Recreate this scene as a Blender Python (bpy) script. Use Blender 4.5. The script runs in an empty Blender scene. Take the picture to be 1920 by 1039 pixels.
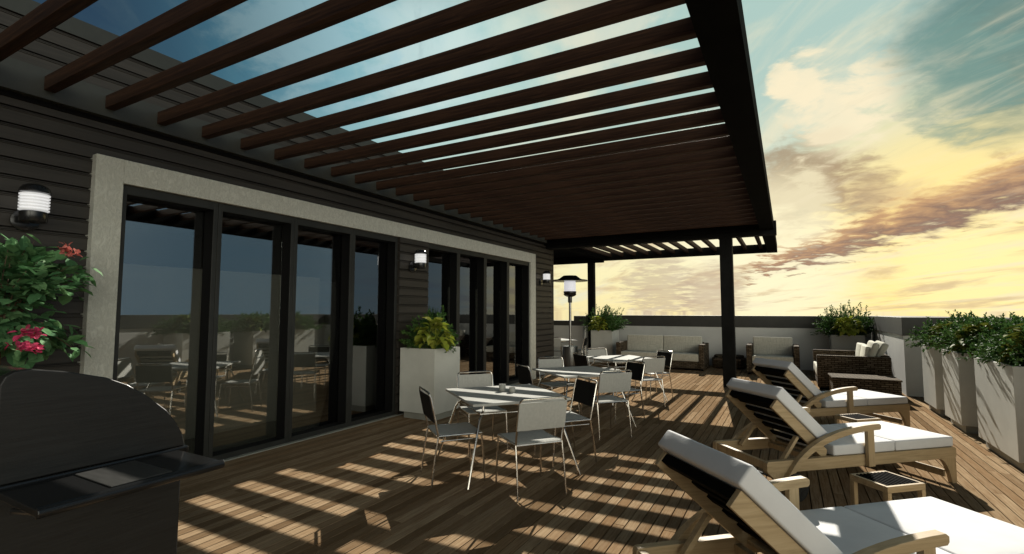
import bpy, math, random
from mathutils import Vector, Matrix
R = math.radians
sc = bpy.context.scene
COL = sc.collection
# ------------------------------------------------------------------ camera
cam_d = bpy.data.cameras.new('camera'); cam = bpy.data.objects.new('camera', cam_d); COL.objects.link(cam)
cam_d.sensor_width = 36; cam_d.lens = 934.135/1920*36; cam_d.clip_start = .05; cam_d.clip_end = 500
cr = Vector((0.87597259, 0.48235965, 0.0010907)); cu = Vector((0.03255934, -0.06138398, 0.99758303)); cf = Vector((-0.48126075, 0.87381988, 0.069476))
cam.matrix_world = Matrix(((cr.x, cu.x, -cf.x, 0), (cr.y, cu.y, -cf.y, 0), (cr.z, cu.z, -cf.z, 1.6), (0, 0, 0, 1)))
sc.camera = cam
# ------------------------------------------------------------------ sun
SUN = Vector((-.222, 1.63, 1)).normalized()
sl = bpy.data.lights.new('sun', 'SUN'); so = bpy.data.objects.new('sun', sl); COL.objects.link(so)
sl.energy = 5.0; sl.angle = R(.25); sl.color = (1, .94, .83)
so.rotation_euler = SUN.to_track_quat('Z', 'Y').to_euler()
vs = sc.view_settings; vs.view_transform = 'Standard'; vs.look = 'None'; vs.exposure = .5; vs.gamma = 1; vs.use_curve_mapping = False
sc.cycles.diffuse_bounces = 1; sc.cycles.transmission_bounces = 6; sc.cycles.glossy_bounces = 4; sc.cycles.max_bounces = 8; sc.cycles.transparent_max_bounces = 12
# ------------------------------------------------------------------ node helper
class NT:
    def __init__(s, nt): s.nt = nt; s.n = nt.nodes; s.l = nt.links
    def node(s, t, **k):
        n = s.n.new(t)
        for a, b in k.items(): setattr(n, a, b)
        return n
    def put(s, sock, v):
        if isinstance(v, bpy.types.NodeSocket): s.l.new(v, sock)
        elif v is not None:
            if sock.type == 'RGBA' and len(v) == 3: v = (*v, 1)
            sock.default_value = v
    def m(s, op, a, b=None, c=None, clamp=False):
        n = s.node('ShaderNodeMath', operation=op, use_clamp=clamp)
        s.put(n.inputs[0], a); s.put(n.inputs[1], b)
        if c is not None: s.put(n.inputs[2], c)
        return n.outputs[0]
    def vm(s, op, a, b=None):
        n = s.node('ShaderNodeVectorMath', operation=op); s.put(n.inputs[0], a)
        if b is not None: s.put(n.inputs[1], b)
        return n.outputs[1] if op in ('DOT_PRODUCT', 'LENGTH') else n.outputs[0]
    def sm(s, v, a, b, x=0., y=1.):
        n = s.node('ShaderNodeMapRange', interpolation_type='SMOOTHSTEP')
        s.put(n.inputs[0], v); n.inputs[1].default_value = a; n.inputs[2].default_value = b; n.inputs[3].default_value = x; n.inputs[4].default_value = y
        return n.outputs[0]
    def mix(s, f, a, b, mode='MIX'):
        n = s.node('ShaderNodeMix', data_type='RGBA', blend_type=mode)
        s.put(n.inputs[0], f); s.put(n.inputs[6], a); s.put(n.inputs[7], b); return n.outputs[2]
    def ramp(s, v, pts):
        n = s.node('ShaderNodeValToRGB'); s.put(n.inputs[0], v); e = n.color_ramp.elements
        while len(e) < len(pts): e.new(.5)
        for i, (p, c) in enumerate(pts): e[i].position = p; e[i].color = (*c, 1) if len(c) == 3 else c
        return n.outputs[0]
    def noise(s, vec, scale, detail=4, rough=.5, dist=0):
        n = s.node('ShaderNodeTexNoise'); s.put(n.inputs['Vector'], vec)
        n.inputs['Scale'].default_value = scale; n.inputs['Detail'].default_value = detail; n.inputs['Roughness'].default_value = rough; n.inputs['Distortion'].default_value = dist
        return n.outputs[0]
    def mapv(s, vec, scale=(1, 1, 1), rot=(0, 0, 0), loc=(0, 0, 0)):
        n = s.node('ShaderNodeMapping'); s.put(n.inputs[0], vec); n.inputs[1].default_value = loc; n.inputs[2].default_value = rot; n.inputs[3].default_value = scale
        return n.outputs[0]
    def comb(s, x, y, z=0.):
        n = s.node('ShaderNodeCombineXYZ'); s.put(n.inputs[0], x); s.put(n.inputs[1], y); s.put(n.inputs[2], z); return n.outputs[0]
    def sep(s, v):
        n = s.node('ShaderNodeSeparateXYZ'); s.put(n.inputs[0], v); return n.outputs
# ------------------------------------------------------------------ sky
w = bpy.data.worlds.new('World'); sc.world = w; w.use_nodes = True
g = NT(w.node_tree); g.n.clear()
D = g.vm('NORMALIZE', g.node('ShaderNodeTexCoord').outputs['Generated'])
dx, dy, dz = g.sep(D)
el = g.m('MAXIMUM', dz, 0)
sv = g.vm('DOT_PRODUCT', D, tuple(Vector((.10, .96, .25)).normalized()))
pz = g.m('ADD', el, .12)
P = g.comb(g.m('DIVIDE', dx, pz), g.m('DIVIDE', dy, pz), 0.)
Pr = g.mapv(P, rot=(0, 0, R(55)))
st = g.mapv(Pr, scale=(.55, 1.7, 1))
n1 = g.noise(st, 1.25, 8, .6, .5)
n2 = g.noise(g.mapv(Pr, scale=(.8, 1.5, 1), loc=(7, 3, 0)), 1.1, 7, .58, .4)
n3 = g.noise(P, 5.0, 6, .6, .3)
base = g.ramp(g.m('MULTIPLY_ADD', sv, .5, .5), [(0., (.07, .10, .14)), (.5, (.045, .09, .15)), (.66, (.045, .16, .32)), (.74, (.11, .34, .47)), (.81, (.27, .53, .60)), (.90, (.40, .62, .60)), (1., (.44, .60, .54))])
warm = g.ramp(g.m('MULTIPLY', el, 2), [(0, (1., .84, .42)), (.12, (1., .90, .50)), (.3, (.97, .89, .60)), (.5, (.84, .86, .64)), (.8, (.60, .73, .62))])
hf = g.m('MULTIPLY', g.sm(el, .46, .13), g.sm(sv, .45, .93))
col = g.mix(hf, base, warm)
yel = g.vm('DOT_PRODUCT', D, tuple(Vector((.25, .96, .03)).normalized()))
col = g.mix(g.sm(yel, .93, 1., 0, .85), col, (1.15, .86, .28, 1))
def blob(d, r0, r1, f, colr, nz=n3, amp=.02):
    global col
    dd = g.m('ADD', g.vm('DOT_PRODUCT', D, tuple(Vector(d).normalized())), g.m('MULTIPLY_ADD', nz, amp, -amp/2))
    col = g.mix(g.m('MULTIPLY', g.sm(dd, math.cos(R(r0)), math.cos(R(r1))), f), col, colr)
blob((.235, .965, .070), 8, 1, .6, (1.15, 1.0, .52, 1), amp=.006)
blob((-.03, .995, .070), 11, 2, .8, (1.05, .98, .68, 1), amp=.008)
# wisps of pale cloud high up
ccol = g.ramp(sv, [(.2, (.12, .30, .42)), (.5, (.30, .55, .60)), (.75, (.60, .76, .70)), (.93, (.95, .84, .58))])
col = g.mix(g.m('MULTIPLY', g.sm(n1, .47, .68), .75), col, ccol)
# low tan clouds
low = g.m('MULTIPLY', g.sm(el, .30, .16), g.sm(sv, .6, .85))
tn = g.m('MULTIPLY', g.sm(n2, .50, .66), low)
col = g.mix(g.m('MULTIPLY', tn, .7), col, g.mix(n3, (.50, .36, .22, 1), (.86, .62, .36, 1)))
# long mauve bank climbing to the right, tan puff and cream tuft above it
a0 = Vector((-.061, .995, .070)); a1 = Vector((.274, .945, .178)); nb = a0.cross(a1).normalized()
dist = g.m('ADD', g.vm('DOT_PRODUCT', D, tuple(nb)), g.m('MULTIPLY_ADD', n3, .12, -.06))
wid = g.sm(dx, -.15, .30, .010, .050)
bank = g.m('MULTIPLY', g.m('SUBTRACT', 1., g.m('DIVIDE', g.m('ABSOLUTE', dist), wid), clamp=True), g.sm(dx, -.13, .0), clamp=True)
bank = g.sm(bank, .0, .7)
col = g.mix(g.m('MULTIPLY', bank, .95), col, g.ramp(g.m('MULTIPLY_ADD', dist, 6., .5), [(0.2, (1., .66, .26)), (.43, (.58, .34, .18)), (.62, (.22, .13, .12)), (.95, (.60, .42, .26))]))
blob((.040, .972, .225), 5.6, 1.5, .85, (.40, .29, .18, 1), amp=.015)
blob((.10, .972, .205), 3.4, .8, .7, (.46, .33, .2, 1), amp=.006)
blob((.02, .985, .185), 4.5, 1., .7, (1., .90, .60, 1), amp=.010)
blob((.080, .940, .320), 4.6, 1.6, .85, (.98, .86, .60, 1), amp=.011)
blob((.135, .928, .342), 3.4, .6, .85, (.98, .86, .60, 1), amp=.008)
blob((.035, .925, .372), 3.0, .6, .85, (.98, .86, .60, 1), amp=.008)
blob((.005, .920, .392), 1.8, .5, .8, (.98, .86, .60, 1), amp=.003)
blob((-.55, .70, .46), 9, 2, .7, (.60, .74, .72, 1), amp=.03)
blob((-.70, .55, .47), 9, 2, .75, (.40, .62, .68, 1), amp=.06)
blob((-.25, .83, .50), 8, 2, .5, (.80, .76, .60, 1), amp=.05)
blob((.300, .870, .380), 11, 3, .85, (.095, .205, .195, 1), amp=.020)
blob((.22, .895, .33), 5, 1, .45, (.20, .36, .32, 1), amp=.02)
n5 = g.noise(g.mapv(Pr, scale=(.9, 4.5, 1), loc=(3, 9, 0)), 1.6, 8, .65, .8)
col = g.mix(g.m('MULTIPLY', g.m('MULTIPLY', g.sm(n5, .50, .72), g.sm(el, .08, .2)), .22), col, g.ramp(sv, [(.3, (.30, .50, .56)), (.75, (.66, .78, .70)), (.93, (.98, .86, .60))]))
col = g.mix(g.m('MULTIPLY', g.sm(n5, .46, .28), .22), col, g.mix(g.sm(sv, .6, .95), (.05, .17, .28, 1), (.52, .52, .38, 1)))
blob((-.215, .972, .045), 4.5, 1, .6, (.52, .40, .31, 1), amp=.012)
blob((-.12, .985, .030), 4, 1, .7, (.58, .45, .32, 1), amp=.007)
# east side of the dome: dusk blue, then an added out-of-view fill glow that brightens the terrace from the south-east
col = g.mix(g.m('MULTIPLY', g.sm(dx, .32, .62), .9), col, (.055, .115, .18, 1))
col = g.mix(g.m('MULTIPLY', g.sm(el, .50, .66), .9), col, (.02, .035, .05, 1))
fl = g.m('MULTIPLY', g.m('POWER', g.m('MAXIMUM', g.vm('DOT_PRODUCT', D, tuple(Vector((.70, -.68, .16)).normalized())), 0.), 4.), g.sm(el, .55, .24))
col = g.mix(1., col, g.mix(fl, (0, 0, 0, 1), (3.6, 3.45, 2.85, 1)), 'ADD')
# west, behind the house: darker
col = g.mix(g.sm(g.vm('DOT_PRODUCT', D, tuple(Vector((-.8, -.6, 0)).normalized())), .0, .5, 0, .8), col, (.02, .03, .04, 1))
col = g.mix(g.sm(dz, -.02, -.12), col, (.03, .028, .025, 1))
nis = g.node('ShaderNodeTexSky', sky_type='NISHITA'); nis.sun_disc = False
nis.sun_elevation = math.asin(SUN.z); nis.sun_rotation = math.atan2(SUN.x, SUN.y)
bg1 = g.node('ShaderNodeBackground'); g.put(bg1.inputs[0], col); bg1.inputs[1].default_value = .71
g.l.new(bg1.outputs[0], g.node('ShaderNodeOutputWorld').inputs[0])
g.n.remove(nis)
# ------------------------------------------------------------------ materials
def mat(name, build=None, color=(.5, .5, .5), rough=.6, metal=0., spec=.5):
    m = bpy.data.materials.new(name); m.use_nodes = True; q = NT(m.node_tree)
    b = q.n['Principled BSDF']; b.inputs['Base Color'].default_value = (*color, 1); b.inputs['Roughness'].default_value = rough
    b.inputs['Metallic'].default_value = metal; b.inputs['Specular IOR Level'].default_value = spec
    if build: build(q, b)
    return m
def bump(q, b, h, strength=.3, dist=.01):
    n = q.node('ShaderNodeBump'); n.inputs['Strength'].default_value = strength; n.inputs['Distance'].default_value = dist
    q.put(n.inputs['Height'], h); q.l.new(n.outputs[0], b.inputs['Normal'])
def objc(q): return q.node('ShaderNodeTexCoord').outputs['Object']
def mottled(c0, c1, scale=6, bmp=None, bscale=60, stretch=(1, 1, 1)):
    def f(q, b):
        v = q.mapv(objc(q), scale=stretch)
        q.put(b.inputs['Base Color'], q.mix(q.sm(q.noise(v, scale, 6, .6), .3, .7), (*c0, 1), (*c1, 1)))
        if bmp: bump(q, b, q.noise(v, bscale, 5, .6), bmp, .01)
    return f
def f_deck(q, b):
    geo = q.node('ShaderNodeNewGeometry'); ri = geo.outputs['Random Per Island']; pos = geo.outputs['Position']
    off = q.comb(q.m('MULTIPLY', ri, 37.), q.m('MULTIPLY', ri, 91.), 0.)
    v = q.vm('ADD', pos, off)
    grain = q.noise(q.mapv(v, scale=(60, 3.2, 20)), 1., 6, .65, .3)
    fine = q.noise(q.mapv(v, scale=(260, 9, 60)), 1., 3, .7)
    tone = q.ramp(ri, [(0, (.165, .112, .065)), (.25, (.34, .24, .148)), (.5, (.24, .165, .098)), (.75, (.46, .34, .215)), (1, (.30, .195, .11))])
    c = q.mix(q.sm(grain, .35, .7, 0, .65), tone, (.16, .085, .036, 1))
    c = q.mix(q.sm(fine, .45, .8, 0, .35), c, (.56, .41, .25, 1))
    blot = q.noise(pos, .9, 4, .6); c = q.mix(q.sm(blot, .45, .75, 0, .25), c, (.20, .13, .07, 1))
    q.put(b.inputs['Base Color'], c)
    q.put(b.inputs['Roughness'], q.sm(fine, .3, .8, .55, .8)); bump(q, b, grain, .25, .004)
def f_wood(axis):
    def f(q, b):
        sc_ = [26, 26, 26]; sc_[axis] = 1.6
        v = q.mapv(objc(q), scale=tuple(sc_)); gr = q.noise(v, 1.6, 6, .6, .8)
        sc2 = [120, 120, 120]; sc2[axis] = 6
        fi = q.noise(q.mapv(objc(q), scale=tuple(sc2)), 1, 3, .6)
        c = q.ramp(gr, [(.25, (.35, .25, .13)), (.5, (.49, .36, .20)), (.75, (.58, .44, .26))])
        q.put(b.inputs['Base Color'], q.mix(q.sm(fi, .5, .8, 0, .35), c, (.27, .18, .09, 1))); bump(q, b, fi, .15, .002)
    return f
def f_rafter(q, b):
    v = q.mapv(objc(q), scale=(1.2, 30, 30)); gr = q.noise(v, 1.6, 6, .65, 1.)
    q.put(b.inputs['Base Color'], q.ramp(gr, [(.3, (.016, .008, .005)), (.5, (.047, .023, .013)), (.72, (.088, .044, .024))])); bump(q, b, gr, .15, .003)
def f_stucco(q, b):
    o = objc(q); a = q.noise(q.mapv(o, scale=(1, 1, .55)), 30, 7, .7, 1.2); c = q.noise(o, 9, 4, .6)
    q.put(b.inputs['Base Color'], q.mix(q.sm(a, .35, .62), (.60, .60, .52, 1), (.76, .76, .67, 1)))
    h = q.m('ADD', q.sm(a, .42, .60), q.m('MULTIPLY', c, .4)); bump(q, b, h, .55, .008)
def f_weave(q, b):
    o = objc(q)
    n = q.node('ShaderNodeTexBrick'); nz_ = q.m('GREATER_THAN', q.m('ABSOLUTE', q.sep(q.node('ShaderNodeTexCoord').outputs['Normal'])[2]), .6)
    q.put(n.inputs['Vector'], q.comb(q.m('ADD', q.sep(o)[0], q.m('MULTIPLY', q.sep(o)[1], q.m('SUBTRACT', 1., nz_))), q.m('ADD', q.sep(o)[2], q.m('MULTIPLY', q.sep(o)[1], nz_)), 0.))
    n.inputs['Scale'].default_value = 1; n.inputs['Brick Width'].default_value = .12; n.inputs['Row Height'].default_value = .038
    n.inputs['Mortar Size'].default_value = .008; n.inputs['Mortar Smooth'].default_value = .6
    n.inputs['Color1'].default_value = (.10, .076, .048, 1); n.inputs['Color2'].default_value = (.24, .19, .13, 1); n.inputs['Mortar'].default_value = (.010, .006, .004, 1)
    nz = q.noise(o, 14, 3, .6)
    q.put(b.inputs['Base Color'], q.mix(q.sm(nz, .4, .8, 0, .6), n.outputs['Color'], (.07, .045, .03, 1)))
    bump(q, b, q.m('SUBTRACT', 1., n.outputs['Fac']), .8, .006)
def f_linen(q, b):
    o = objc(q); a = q.noise(q.mapv(o, scale=(220, 220, 9)), 1, 3, .6); c = q.noise(q.mapv(o, scale=(9, 9, 260)), 1, 3, .6)
    v = q.m('MULTIPLY', q.m('ADD', a, c), .5)
    q.put(b.inputs['Base Color'], q.mix(q.sm(v, .38, .62), (.52, .51, .42, 1), (.82, .80, .69, 1))); bump(q, b, v, .3, .003)
def f_sling(q, b):
    o = objc(q); wv = q.node('ShaderNodeTexWave', wave_type='BANDS', bands_direction='Y'); wv.inputs['Scale'].default_value = 9.; wv.inputs['Distortion'].default_value = .3
    q.put(wv.inputs['Vector'], o)
    q.put(b.inputs['Base Color'], q.mix(q.noise(o, 40, 3), (.40, .40, .37, 1), (.54, .54, .50, 1)))
    bump(q, b, q.m('ADD', wv.outputs[1], q.m('MULTIPLY', q.noise(o, 300, 2), .4)), .25, .003)
def f_leaf(c0, c1, c2):
    def f(q, b):
        geo = q.node('ShaderNodeNewGeometry'); ri = geo.outputs['Random Per Island']
        c = q.ramp(ri, [(0, c0), (.5, c1), (1, c2)])
        nz = q.noise(objc(q), 60, 3, .6); c = q.mix(q.sm(nz, .4, .8, 0, .35), c, (*[x*.45 for x in c0], 1))
        q.put(b.inputs['Base Color'], c); b.inputs['Roughness'].default_value = .6; b.inputs['Specular IOR Level'].default_value = .15
        tr = q.node('ShaderNodeBsdfTranslucent'); q.put(tr.inputs[0], c); mx = q.node('ShaderNodeMixShader'); mx.inputs[0].default_value = .18
        q.l.new(b.outputs[0], mx.inputs[1]); q.l.new(tr.outputs[0], mx.inputs[2]); q.l.new(mx.outputs[0], q.n['Material Output'].inputs[0])
    return f
def f_brushed(q, b):
    o = objc(q); a = q.noise(q.mapv(o, scale=(5, 5, 420)), 1, 4, .6)
    q.put(b.inputs['Base Color'], q.mix(q.sm(a, .3, .7), (.014, .014, .0135, 1), (.022, .022, .021, 1)))
    q.put(b.inputs['Roughness'], q.sm(a, .3, .7, .32, .5)); bump(q, b, a, .08, .002)
def f_glass(q, b):
    fr = q.node('ShaderNodeFresnel'); fr.inputs[0].default_value = 1.5
    fac = q.m('MULTIPLY_ADD', fr.outputs[0], .9, .22, clamp=True)
    gl = q.node('ShaderNodeBsdfGlossy'); gl.inputs['Roughness'].default_value = .0; gl.inputs[0].default_value = (.92, .94, .95, 1)
    tp = q.node('ShaderNodeBsdfTransparent'); tp.inputs[0].default_value = (.86, .86, .82, 1)
    mx = q.node('ShaderNodeMixShader'); q.put(mx.inputs[0], fac); q.l.new(tp.outputs[0], mx.inputs[1]); q.l.new(gl.outputs[0], mx.inputs[2])
    q.l.new(mx.outputs[0], q.n['Material Output'].inputs[0])
def f_emit(c, s):
    def f(q, b): b.inputs['Emission Color'].default_value = (*c, 1); b.inputs['Emission Strength'].default_value = s
    return f
M = {}
M['deck'] = mat('deck boards', f_deck, spec=0.)
M['dark_gap'] = mat('dark underlay', color=(.012, .010, .008), rough=.9)
M['siding'] = mat('dark stained siding', mottled((.030, .026, .021), (.052, .045, .037), 5, .2, 40, (1, .15, 4)), rough=.55)
M['trim'] = mat('graphite trim', mottled((.040, .042, .036), (.052, .055, .047), 2.5), rough=.5)
M['black'] = mat('black painted steel', mottled((.004, .004, .0037), (.007, .007, .0065), 4), rough=.8, spec=.04)
M['post'] = mat('black post steel', mottled((.009, .0095, .009), (.014, .0145, .014), 4), rough=.7, spec=.08)
M['door'] = mat('black aluminium', mottled((.030, .031, .028), (.040, .041, .037), 4), rough=.45, spec=.3)
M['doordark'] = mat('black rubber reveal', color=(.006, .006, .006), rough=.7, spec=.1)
M['stucco'] = mat('rough cast stone', f_stucco, rough=.9)
M['rafter'] = mat('stained rafter timber', f_rafter, rough=.6, spec=.25)
M['white'] = mat('white render', mottled((.73, .73, .69), (.80, .80, .755), 1.6, .15, 120), rough=.8)
M['planter'] = mat('pale fibre cement', mottled((.60, .605, .55), (.67, .675, .615), 3, .08, 150), rough=.65)
M['plinth'] = mat('grey plinth', mottled((.30, .30, .26), (.36, .36, .31), 5), rough=.7)
M['cap'] = mat('charcoal coping', mottled((.046, .046, .041), (.062, .062, .056), 2.), rough=.55)
M['interior'] = mat('interior plaster', mottled((.50, .50, .47), (.58, .58, .55), 1.), rough=.9)
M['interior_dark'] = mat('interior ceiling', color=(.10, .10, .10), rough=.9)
M['glass'] = mat('tinted glass', f_glass)
M['clearglass'] = mat('clear glass', lambda q, b: (f_glass(q, b), setattr(q.n['Math'].inputs[2], 'default_value', .02)))
M['shadesling'] = mat('sling fabric with shade in its colour', mottled((.006, .006, .006), (.016, .015, .014), 12, .3, 60, (1, 6, 6)), rough=.8, spec=.2)  # black stands in for shade on grey backs turned from the light
M['soil'] = mat('soil', mottled((.02, .014, .009), (.05, .035, .02), 30, .5, 60), rough=1)
M['shrub'] = mat('small dark leaves', f_leaf((.045, .11, .03), (.08, .18, .045), (.15, .26, .07)))
M['hosta'] = mat('lime leaves', f_leaf((.28, .36, .04), (.42, .47, .06), (.56, .56, .11)))
M['shadetinted'] = mat('lime leaves with shade in their colour', f_leaf((.10, .14, .02), (.16, .19, .03), (.23, .24, .045)))  # lime leaves in a darker copy, shade put into the colour
M['vine'] = mat('broad green leaves', f_leaf((.075, .19, .08), (.12, .27, .11), (.19, .35, .15)))
M['stem'] = mat('woody stem', mottled((.08, .05, .03), (.15, .10, .06), 20), rough=.9)
M['coral'] = mat('coral petals', f_leaf((.62, .16, .13), (.75, .24, .20), (.80, .32, .27)))
M['magenta'] = mat('magenta petals', f_leaf((.60, .05, .14), (.75, .08, .20), (.80, .14, .24)))
M['chrome'] = mat('tarnished chrome', mottled((.55, .50, .44), (.72, .70, .66), 12), rough=.22, metal=1.)
M['sling'] = mat('grey sling fabric', f_sling, rough=.9, spec=.1)
M['tabletop'] = mat('pale stone top', mottled((.44, .44, .41), (.54, .54, .50), 7, .05, 100), rough=.7, spec=.08)
M['edge'] = mat('table edge', color=(.16, .16, .15), rough=.6)
M['woodx'] = mat('pale teak along', f_wood(0), rough=.6)
M['woodz'] = mat('pale teak upright', f_wood(2), rough=.6)
M['cushion'] = mat('white cushion cloth', mottled((.76, .765, .77), (.82, .825, .83), 4, .12, 25), rough=.85)
M['rubber'] = mat('black rubber', mottled((.012, .012, .012), (.03, .03, .03), 30, .4, 60), rough=.7)
M['weave'] = mat('brown woven resin', f_weave, rough=.85, spec=.08)
M['linen'] = mat('oatmeal linen', f_linen, rough=.95)
M['cream'] = mat('cream pillow cloth', mottled((.66, .64, .52), (.76, .74, .62), 8, .1, 120), rough=.9)
M['grill'] = mat('brushed black steel', f_brushed, spec=.4)
M['grillgloss'] = mat('black enamel', color=(.014, .014, .014), rough=.18, spec=.5)
M['steelpanel'] = mat('grey steel plate', mottled((.045, .045, .043), (.06, .06, .057), 8, .05, 120, (1, 6, 1)), rough=.4, spec=.4)
M['gun'] = mat('gunmetal', mottled((.05, .05, .05), (.08, .08, .08), 10), rough=.3, metal=.8)
M['tank'] = mat('dark brushed steel', mottled((.10, .10, .10), (.17, .17, .16), 10, .1, 60, (1, 1, .1)), rough=.3, metal=1.)
M['steel'] = mat('brushed steel', mottled((.34, .33, .31), (.48, .47, .45), 10, .1, 60, (1, 1, .1)), rough=.33, metal=1.)
M['lampglass'] = mat('opal lamp glass', f_emit((1, .99, .97), .32), color=(.6, .6, .6), rough=.4)
M['heatglass'] = mat('opal heater screen', f_emit((.95, .95, 1.), .40), color=(.7, .7, .7), rough=.4)
M['ceramic'] = mat('grey ceramic', mottled((.30, .30, .27), (.42, .42, .38), 30, .1, 90), rough=.5)
M['copper'] = mat('thin copper rod', color=(.55, .36, .22), rough=.35, metal=.9)
M['terracotta'] = mat('dark clay pot', mottled((.10, .06, .045), (.15, .09, .06), 8, .1, 60), rough=.8)
# ------------------------------------------------------------------ mesh builder
class MB:
    def __init__(s, T=None): s.v = []; s.f = []; s.T = T
    def add(s, vs_, fs_):
        o = len(s.v); s.v += [tuple(s.T @ Vector(p)) if s.T else tuple(p) for p in vs_]; s.f += [tuple(i+o for i in f) for f in fs_]
    def box(s, x0, x1, y0, y1, z0, z1):
        if x0 > x1: x0, x1 = x1, x0
        if y0 > y1: y0, y1 = y1, y0
        if z0 > z1: z0, z1 = z1, z0
        s.add([(x0, y0, z0), (x1, y0, z0), (x1, y1, z0), (x0, y1, z0), (x0, y0, z1), (x1, y0, z1), (x1, y1, z1), (x0, y1, z1)],
              [(0, 3, 2, 1), (4, 5, 6, 7), (0, 1, 5, 4), (1, 2, 6, 5), (2, 3, 7, 6), (3, 0, 4, 7)]); return s
    def bar(s, a, b, wx, wy, up=(0, 0, 1)):
        a = Vector(a); b = Vector(b); d = (b-a).normalized(); u = Vector(up); r = d.cross(u)
        if r.length < 1e-4: r = d.cross(Vector((1, 0, 0)))
        r.normalize(); u = r.cross(d); r *= wx/2; u *= wy/2
        s.add([a-r-u, a+r-u, a+r+u, a-r+u, b-r-u, b+r-u, b+r+u, b-r+u], [(0, 1, 2, 3), (7, 6, 5, 4), (0, 4, 5, 1), (1, 5, 6, 2), (2, 6, 7, 3), (3, 7, 4, 0)]); return s
    def tube(s, pts, r, seg=8, closed=False):
        pts = [Vector(p) for p in pts]; n = len(pts); vv = []; prev = None
        for i, p in enumerate(pts):
            if closed: t = pts[(i+1) % n]-pts[i-1]
            else: t = pts[min(i+1, n-1)]-pts[max(i-1, 0)]
            t.normalize()
            if prev is None: a = t.cross(Vector((0, 0, 1)) if abs(t.z) < .9 else Vector((1, 0, 0)))
            else: a = prev-t*prev.dot(t)
            a.normalize(); prev = a; b = t.cross(a); rr = r[i] if isinstance(r, (list, tuple)) else r
            vv += [p+a*math.cos(2*math.pi*k/seg)*rr+b*math.sin(2*math.pi*k/seg)*rr for k in range(seg)]
        ff = []
        for i in range(n if closed else n-1):
            j = (i+1) % n
            for k in range(seg): ff.append((i*seg+k, i*seg+(k+1) % seg, j*seg+(k+1) % seg, j*seg+k))
        if not closed: ff += [tuple(range(seg))[::-1], tuple((n-1)*seg+k for k in range(seg))]
        s.add(vv, ff); return s
    def lathe(s, prof, c=(0, 0, 0), seg=32):
        vv = [(c[0]+r*math.cos(2*math.pi*k/seg), c[1]+r*math.sin(2*math.pi*k/seg), c[2]+z) for r, z in prof for k in range(seg)]
        ff = [(i*seg+k, i*seg+(k+1) % seg, (i+1)*seg+(k+1) % seg, (i+1)*seg+k) for i in range(len(prof)-1) for k in range(seg)]
        ff += [tuple(range(seg))[::-1], tuple((len(prof)-1)*seg+k for k in range(seg))]
        s.add(vv, ff); return s
    def prism(s, poly, a, b, axis='y'):
        f = {'y': lambda p, t: (p[0], t, p[1]), 'x': lambda p, t: (t, p[0], p[1]), 'z': lambda p, t: (p[0], p[1], t)}[axis]
        n = len(poly)
        s.add([f(p, a) for p in poly]+[f(p, b) for p in poly], [tuple(range(n)), tuple(range(2*n-1, n-1, -1))]+[(i, n+i, n+(i+1) % n, (i+1) % n) for i in range(n)]); return s
    def build(s, name, m, parent=None, bevel=0, seg=2, smooth=False, loc=None):
        me = bpy.data.meshes.new(name); me.from_pydata(s.v, [], s.f); me.update()
        import bmesh
        bm = bmesh.new(); bm.from_mesh(me); bmesh.ops.recalc_face_normals(bm, faces=bm.faces); bm.to_mesh(me); bm.free()
        o = bpy.data.objects.new(name, me); COL.objects.link(o); me.materials.append(M[m] if isinstance(m, str) else m)
        if parent: o.parent = parent
        if loc: o.location = loc
        if smooth: me.polygons.foreach_set('use_smooth', [True]*len(me.polygons)); me.set_sharp_from_angle(angle=R(35))
        if bevel:
            md = o.modifiers.new('bevel', 'BEVEL'); md.width = bevel; md.segments = seg; md.limit_method = 'ANGLE'; md.angle_limit = R(35)
        return o
def tag(o, label=None, cat=None, group=None, kind=None):
    if label: o['label'] = label
    if cat: o['category'] = cat
    if group: o['group'] = group
    if kind: o['kind'] = kind
    return o
def empty(name, label, cat, loc=(0, 0, 0), rz=0, group=None):
    o = bpy.data.objects.new(name, None); COL.objects.link(o); o.location = loc; o.rotation_euler = (0, 0, rz); o.empty_display_size = .2
    return tag(o, label, cat, group)
def copy_tree(o, parent=None, **k):
    c = o.copy(); COL.objects.link(c); c.parent = parent
    for ch in o.children: copy_tree(ch, c)
    return c
def place(o, loc, rz, label):
    o.location = loc; o.rotation_euler = (0, 0, rz); o['label'] = label; return o
# ------------------------------------------------------------------ setting: deck
rnd = random.Random(4)
BW = .0885
d = MB(); x = -12.0
while x < 5.6:
    y = -4 - rnd.random()*2.4
    while y < 17:
        L = rnd.choice([1.8, 2.4, 2.4, 3.0, 3.6]); y1 = min(y+L, 17)
        if not (x < -5.62 and y1 < 12.0) : d.box(x+.0045, x+BW-.0045, max(y, -5)+.0035, y1-.0035, -.03, 0)
        y = y1
    x += BW
tag(d.build('deck', 'deck'), kind='structure')
tag(MB().box(-12.2, 5.7, -5.2, 17.2, -.25, -.034).build('roof_slab', 'dark_gap'), kind='structure')
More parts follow.
